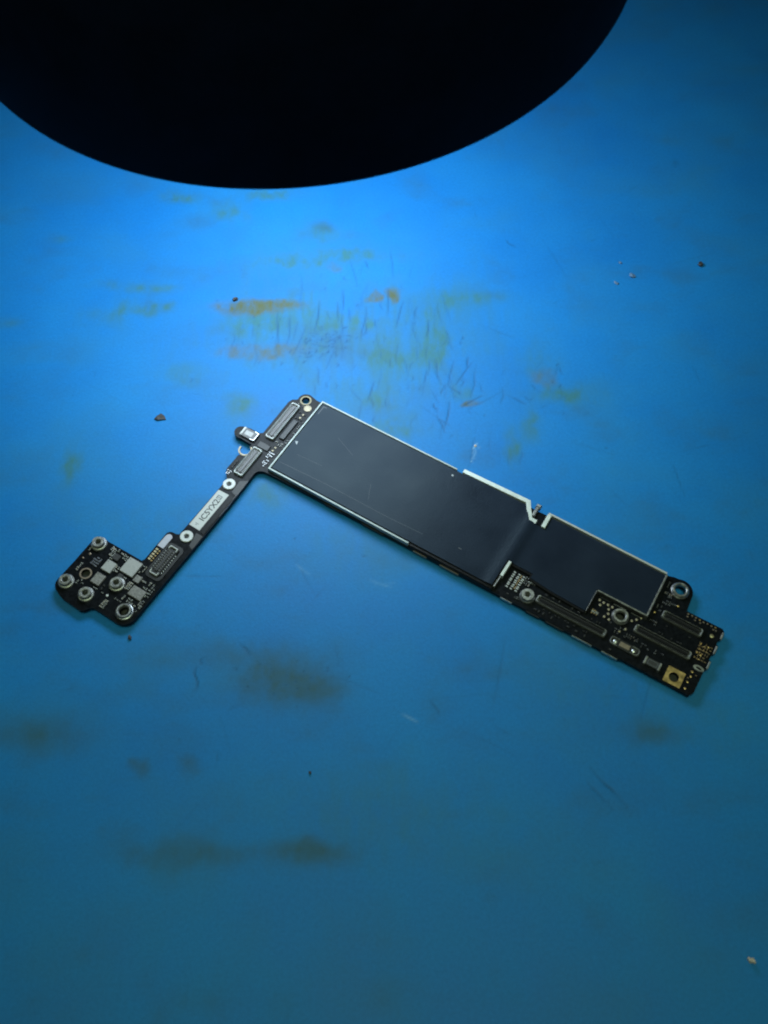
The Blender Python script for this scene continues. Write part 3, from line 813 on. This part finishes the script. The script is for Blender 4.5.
# ---- label on the strap
lab = MB().prism([(-6.2, 29.35), (-3.65, 29.3), (-3.72, 39.15), (-6.35, 39.05)], [], ZP + .004, ZP + .05).build('paper_label', M_PAPER, board)
for k, (txt, size, du, dv, m_) in enumerate((('IC5YX2', 1.75, -4.3, 37.1, M_INK),)):
    cu = bpy.data.curves.new('lettering', 'FONT')
    cu.body = txt
    cu.size = size * MM
    cu.extrude = 0.004 * MM
    cu.offset = 0.03 * MM
    tmp = bpy.data.objects.new('lettering_tmp', cu)
    col.objects.link(tmp)
    dg = bpy.context.evaluated_depsgraph_get()
    me = bpy.data.meshes.new_from_object(tmp.evaluated_get(dg))
    me.name = 'lettering'
    bpy.data.objects.remove(tmp)
    me.materials.clear()
    t = link('lettering', me, m_, lab, loc=(du, dv, ZP + .06))
    t.rotation_euler = (0, 0, R(90))
for u0, u1, v0, v1 in ((-5.5, -4.4, 30.35, 30.5), (-5.5, -4.4, 30.75, 30.9), (-5.5, -4.4, 31.15, 31.25), (-5.5, -5.35, 30.35, 31.25), (-4.55, -4.4, 30.35, 31.25), (-5.5, -4.7, 38.0, 38.12), (-5.3, -4.9, 38.3, 38.42)):
    MB().box(u0, u1, v0, v1, ZP + .05, ZP + .056).build('printed_bar', M_FAINT, lab)
# folded tape beside it
MB().prism([(-3.5, 28.9), (-2.35, 29.6), (-2.4, 39.6), (-3.6, 39.2)], [], ZP + .004, ZP + .12).build('black_tape', M_TAPE, board)
MB().ribbon([(-2.3, 28.6), (-2.15, 31), (-2.2, 34.5)], .12, ZP - .2, ZP + .16, b=.04).build('tape_fold', M_GREYPLASTIC, board)
MB().prism([(-3.9, 39.9), (-2.3, 39.9), (-2.3, 43.4), (-3.3, 43.0)], [], ZP + .004, ZP + .06).build('tape_patch', M_CHIP_DARK, board)
MB().prism([(-3.7, 25.4), (-2.2, 24.4), (-2.1, 28.8), (-3.6, 28.4)], [], ZP + .004, ZP + .08).build('tape_patch', M_CHIP_DARK, board)

# ---- the many tiny parts: too small to pick apart singly
tin, tan, dark, goldy, blue, white = MB(), MB(), MB(), MB(), MB(), MB()


def cap(u, v, l=.55, w=.3, vert=False, body=None, ends=None):
    """a two-ended chip part: dark or tan body between two tinned ends"""
    body = body or random.choice((tan, dark, dark))
    ends = ends or tin
    e = l * .27
    if vert:
        body.box(u - w / 2 + .01, u + w / 2 - .01, v - l / 2 + e, v + l / 2 - e, ZP + .004, ZP + .22, .03)
        ends.box(u - w / 2, u + w / 2, v - l / 2, v - l / 2 + e, ZP + .004, ZP + .24, .03)
        ends.box(u - w / 2, u + w / 2, v + l / 2 - e, v + l / 2, ZP + .004, ZP + .24, .03)
    else:
        body.box(u - l / 2 + e, u + l / 2 - e, v - w / 2 + .01, v + w / 2 - .01, ZP + .004, ZP + .22, .03)
        ends.box(u - l / 2, u - l / 2 + e, v - w / 2, v + w / 2, ZP + .004, ZP + .24, .03)
        ends.box(u + l / 2 - e, u + l / 2, v - w / 2, v + w / 2, ZP + .004, ZP + .24, .03)


def cluster(u0, u1, v0, v1, nu, nv, fill=.85, **k):
    for i in range(nu):
        for j in range(nv):
            if random.random() < fill:
                cap(u0 + (u1 - u0) * (i + .5) / nu + random.uniform(-.05, .05), v0 + (v1 - v0) * (j + .5) / nv + random.uniform(-.05, .05), vert=k.get('vert', random.random() < .4),
                    l=k.get('l', .5), w=k.get('w', .28), body=k.get('body'), ends=k.get('ends'))


cluster(-17.6, -15.8, 54.3, 56.4, 3, 4, body=blue)                # foot
cluster(-16.1, -14.1, 50.95, 51.8, 4, 2, ends=white)
cluster(-15.6, -14.3, 52.0, 53.5, 2, 3, ends=white)
cluster(-13.6, -11.9, 50.9, 51.7, 3, 1, ends=white)
cluster(-12.8, -11.6, 51.6, 55.3, 2, 5, .6, ends=white)
cluster(-19.2, -18.4, 56.3, 58.9, 1, 5, .9, l=.4, ends=white)
cluster(-12.2, -11.0, 58.2, 60.4, 2, 3, .5, body=dark, ends=dark)
cluster(-9.9, -8.9, 60.7, 62.6, 2, 4, .9, l=.4, ends=white)
cluster(-8.3, -7.3, 55.2, 57.1, 2, 4, .95, l=.45, ends=white)
cluster(-6.4, -4.2, 53.2, 55.2, 4, 4, .6, l=.4, ends=white)
cluster(-7.4, -2.8, 58.0, 59.2, 8, 2, .55, l=.35, ends=white)
cluster(-4.2, -3.2, 53.2, 58.0, 1, 7, .45, l=.35, body=dark, ends=white)
cluster(-11.2, -9.2, 54.8, 55.6, 3, 1, .7, ends=white)
cluster(53.9, 56.9, 14.4, 18.3, 3, 4, 1, l=.8, w=.5, vert=True, body=dark, ends=white)
cluster(54.9, 56.9, 14.4, 18.0, 1, 4, 1, l=.6, w=.3, vert=True, body=tan, ends=goldy)         # by the notch in the shield
cluster(56.6, 58.2, 14.2, 16.0, 3, 3, .85)
cluster(53.4, 58.0, 18.9, 19.9, 6, 1, .5, body=dark, ends=dark)
cluster(57.0, 57.6, 18.9, 19.6, 1, 1, 1)
for u, v in ((58.7, 14.9), (62.4, 15.0), (57.9, 15.0)):
    cap(u, v, .6, .4, ends=tin)
cluster(59.5, 69.0, 15.3, 16.2, 14, 1, .35, body=dark, ends=dark)
cluster(60, 79, 19.2, 20.0, 22, 1, .4, body=dark, ends=dark)
tin.box(70.6, 72.0, 13.8, 14.6, ZP + .004, ZP + .10, .03)
cluster(70.5, 72.0, 13.5, 14.9, 3, 2, .9, body=goldy, ends=dark)
tin.box(73.6, 76.2, 10.62, 10.72, ZP + .004, ZP + .14, .02)
tin.box(77.2, 79.0, 10.62, 10.7, ZP + .004, ZP + .10, .02)
dark.box(70.8, 73.0, 10.55, 10.72, ZP + .004, ZP + .14, .02)
cluster(78.2, 80.8, 14.9, 15.8, 6, 2, .7, l=.3, w=.16)
cluster(80.9, 82.6, 3.0, 4.1, 4, 2, .75, l=.4)
cluster(81.4, 84.0, 4.6, 5.7, 5, 2, .7, l=.4, w=.22)
cluster(80.8, 82.3, 8.6, 11.0, 3, 4, .55, l=.35, w=.2)
cluster(86.4, 92.6, 5.5, 6.2, 12, 1, .5, body=tan, ends=dark)
cluster(90.6, 93.2, 9.2, 13.2, 5, 6, .7, l=.36, w=.16, ends=goldy, body=tan)
cluster(-2.6, -1.4, 16.0, 20.0, 2, 6, .55, l=.5, body=dark)
cluster(-3.3, -1.4, 4.0, 6.4, 3, 3, .4, l=.35, body=dark, ends=dark)
cluster(-5.6, -3.2, 15.1, 16.5, 3, 2, .8, l=.5, body=dark)
cluster(-1.2, -.5, 6, 19.5, 1, 16, .5, l=.45, vert=True, body=dark, ends=dark)
cluster(-7.6, -6.5, 20.5, 23.8, 1, 4, .6, body=dark, ends=dark)
cluster(-7.4, -6.6, 24.2, 25.4, 2, 2, .8, body=dark)
cluster(-19.9, -19.2, 52.8, 54.2, 1, 3, .8, l=.35, w=.2, ends=white)
cluster(-17.2, -15.6, 59.6, 61.2, 3, 3, .5, l=.35, w=.2, body=dark, ends=white)
cluster(-13.6, -10.9, 59.6, 60.3, 5, 1, .6, l=.35, w=.2, body=dark, ends=white)
cluster(-9.9, -8.4, 50.9, 51.4, 3, 1, .8, l=.35, w=.2, ends=white)
cluster(-8.2, -7.2, 51.0, 53.0, 2, 4, .7, l=.35, w=.2, ends=white)
cluster(-8.6, -2.9, 59.3, 59.9, 10, 1, .5, l=.3, w=.16, body=dark, ends=white)
cluster(-3.6, -2.8, 54, 60, 1, 10, .5, l=.3, w=.2, body=dark, ends=white)
cluster(-5.4, -3.0, 2.2, 2.9, 4, 1, .7, l=.3, w=.2, ends=white)
cluster(-3.1, -1.2, 13.0, 14.2, 3, 2, .7, l=.4, w=.24, ends=white)
cluster(-1.5, -.5, 6.5, 13, 1, 9, .55, l=.35, w=.2, body=dark, ends=white)
cluster(80.7, 82.0, .6, 2.6, 2, 4, .6, l=.35, w=.2, body=dark)
cluster(80.6, 82.0, 5.8, 7.6, 2, 4, .6, l=.35, w=.2, body=dark)
cluster(82.5, 90.2, 9.4, 10.0, 12, 1, .45, l=.35, w=.2, body=dark, ends=dark)
cluster(82.5, 88, 11.3, 12.0, 9, 1, .5, l=.35, w=.2, body=dark, ends=dark)
cluster(79.2, 86, 15.2, 16.3, 10, 2, .4, l=.32, w=.18, body=dark, ends=tin)
cluster(70.6, 73.8, 15.4, 16.2, 6, 1, .6, l=.35, w=.2, body=dark, ends=dark)
cluster(74.4, 78.5, 14.3, 16.2, 6, 3, .35, l=.32, w=.18, body=dark, ends=tin)
cluster(91.0, 93.0, 15.2, 19.6, 2, 7, .3, l=.3, w=.16, body=dark, ends=goldy)
cluster(59.8, 74, 18.55, 19.1, 22, 1, .5, l=.35, w=.2, body=dark, ends=dark)
for mb, nm, m_ in ((tin, 'solder_joints', M_SILVER), (white, 'tinned_ends', M_WHITE_TIN), (tan, 'capacitor_bodies', M_TAN), (dark, 'resistor_bodies', M_CHIP_DARK), (goldy, 'gold_contacts', M_GOLD), (blue, 'inductor_bodies', M_BLUEGREY)):
    if mb.v:
        mb.build(nm, m_, board, kind='stuff')

# foam beads along the cut-outs
MB().ribbon([(53.0, 13.55), (57.45, 13.6), (57.6, 14.55), (62, 15.05), (69.5, 15.4)], .5, ZP, ZS - .42, b=.12).build('foam_strip', M_FOAM, board)
MB().ribbon([(70.1, 15.2), (70.1, 10.5), (79.6, 10.45)], .22, ZP, ZS - .5, b=.08).build('foam_strip', M_FOAM, board)


# ------------------------------------------------------------------ crumbs lying on the mat
def crumb(name, x, y, sx, sy, sz, m_, label, seed, sub=2, group=None):
    bm = bmesh.new()
    bmesh.ops.create_icosphere(bm, subdivisions=sub, radius=1)
    rg = random.Random(seed)
    for v in bm.verts:
        k = 1 + rg.uniform(-.28, .28)
        v.co = Vector((v.co.x * sx * k, v.co.y * sy * k, max(v.co.z, -.6) * sz * k)) * MM
    zmin = min(v.co.z for v in bm.verts)
    for v in bm.verts:
        v.co.z -= zmin
    me = bpy.data.meshes.new(name)
    bm.to_mesh(me)
    bm.free()
    o = link(name, me, m_)
    o.location = (x * MM, y * MM, 0)
    o.rotation_euler = (0, 0, rg.uniform(0, 3))
    return tag(o, label, 'debris', group)


fl = MB()                                                    # the dark flake: a bent, torn scrap
fl.loft([[(x, y, z + dz) for x, y, z in ((-1.35, -.35, .02), (-.5, -.75, .25), (.5, -.55, .1), (1.25, -.5, .03), (.9, .25, .28), (.1, .85, .35), (-.75, .35, .2))] for dz in (0, .16)])
o = fl.build('dark_flake', M_DARKFLAKE)
o.location = (-48.4 * MM, 124.3 * MM, 0)
tag(o, 'dark torn flake lying on the mat by itself up from the strap', 'debris')
crumb('dark_grain', -35.0, 158.6, .62, .42, .4, M_DARKFLAKE, 'tiny dark grain above the end of the brown streak', 1)
crumb('dark_grain', 76.2, 169.9, .75, .6, .4, M_DARKFLAKE, 'dark round grain alone near the right edge of the mat', 2)
crumb('dark_grain', -48.0, 72.8, .45, .34, .3, M_DARKFLAKE, 'tiny dark grain just below the wider foot of the board', 3)
crumb('dark_grain', -13.0, 47.2, .26, .24, .2, M_DARKFLAKE, 'pinhead dark grain below the large brown smudge', 4)
crumb('beige_crumb', 58.5, 17.2, .42, .62, .5, M_PALECRUMB, 'small beige crumb on the bare mat in the bottom corner', 5)
crumb('solder_crumb', 59.3, 166.3, .8, .6, .25, M_SOLDERCRUMB, 'largest pale crumb of the cluster beyond the board', 6)
crumb('solder_crumb', 55.2, 164.0, .65, .42, .18, M_SOLDERCRUMB, 'pale crumb nearest the board in the small cluster', 7)
crumb('solder_crumb', 57.0, 170.6, .42, .34, .15, M_SOLDERCRUMB, 'small pale crumb farthest from the board in the cluster', 8)
crumb('white_chip', 19.4, 116.9, .28, .24, .14, M_PALECRUMB, 'tiny white chip touching the far edge of the board shield', 9)
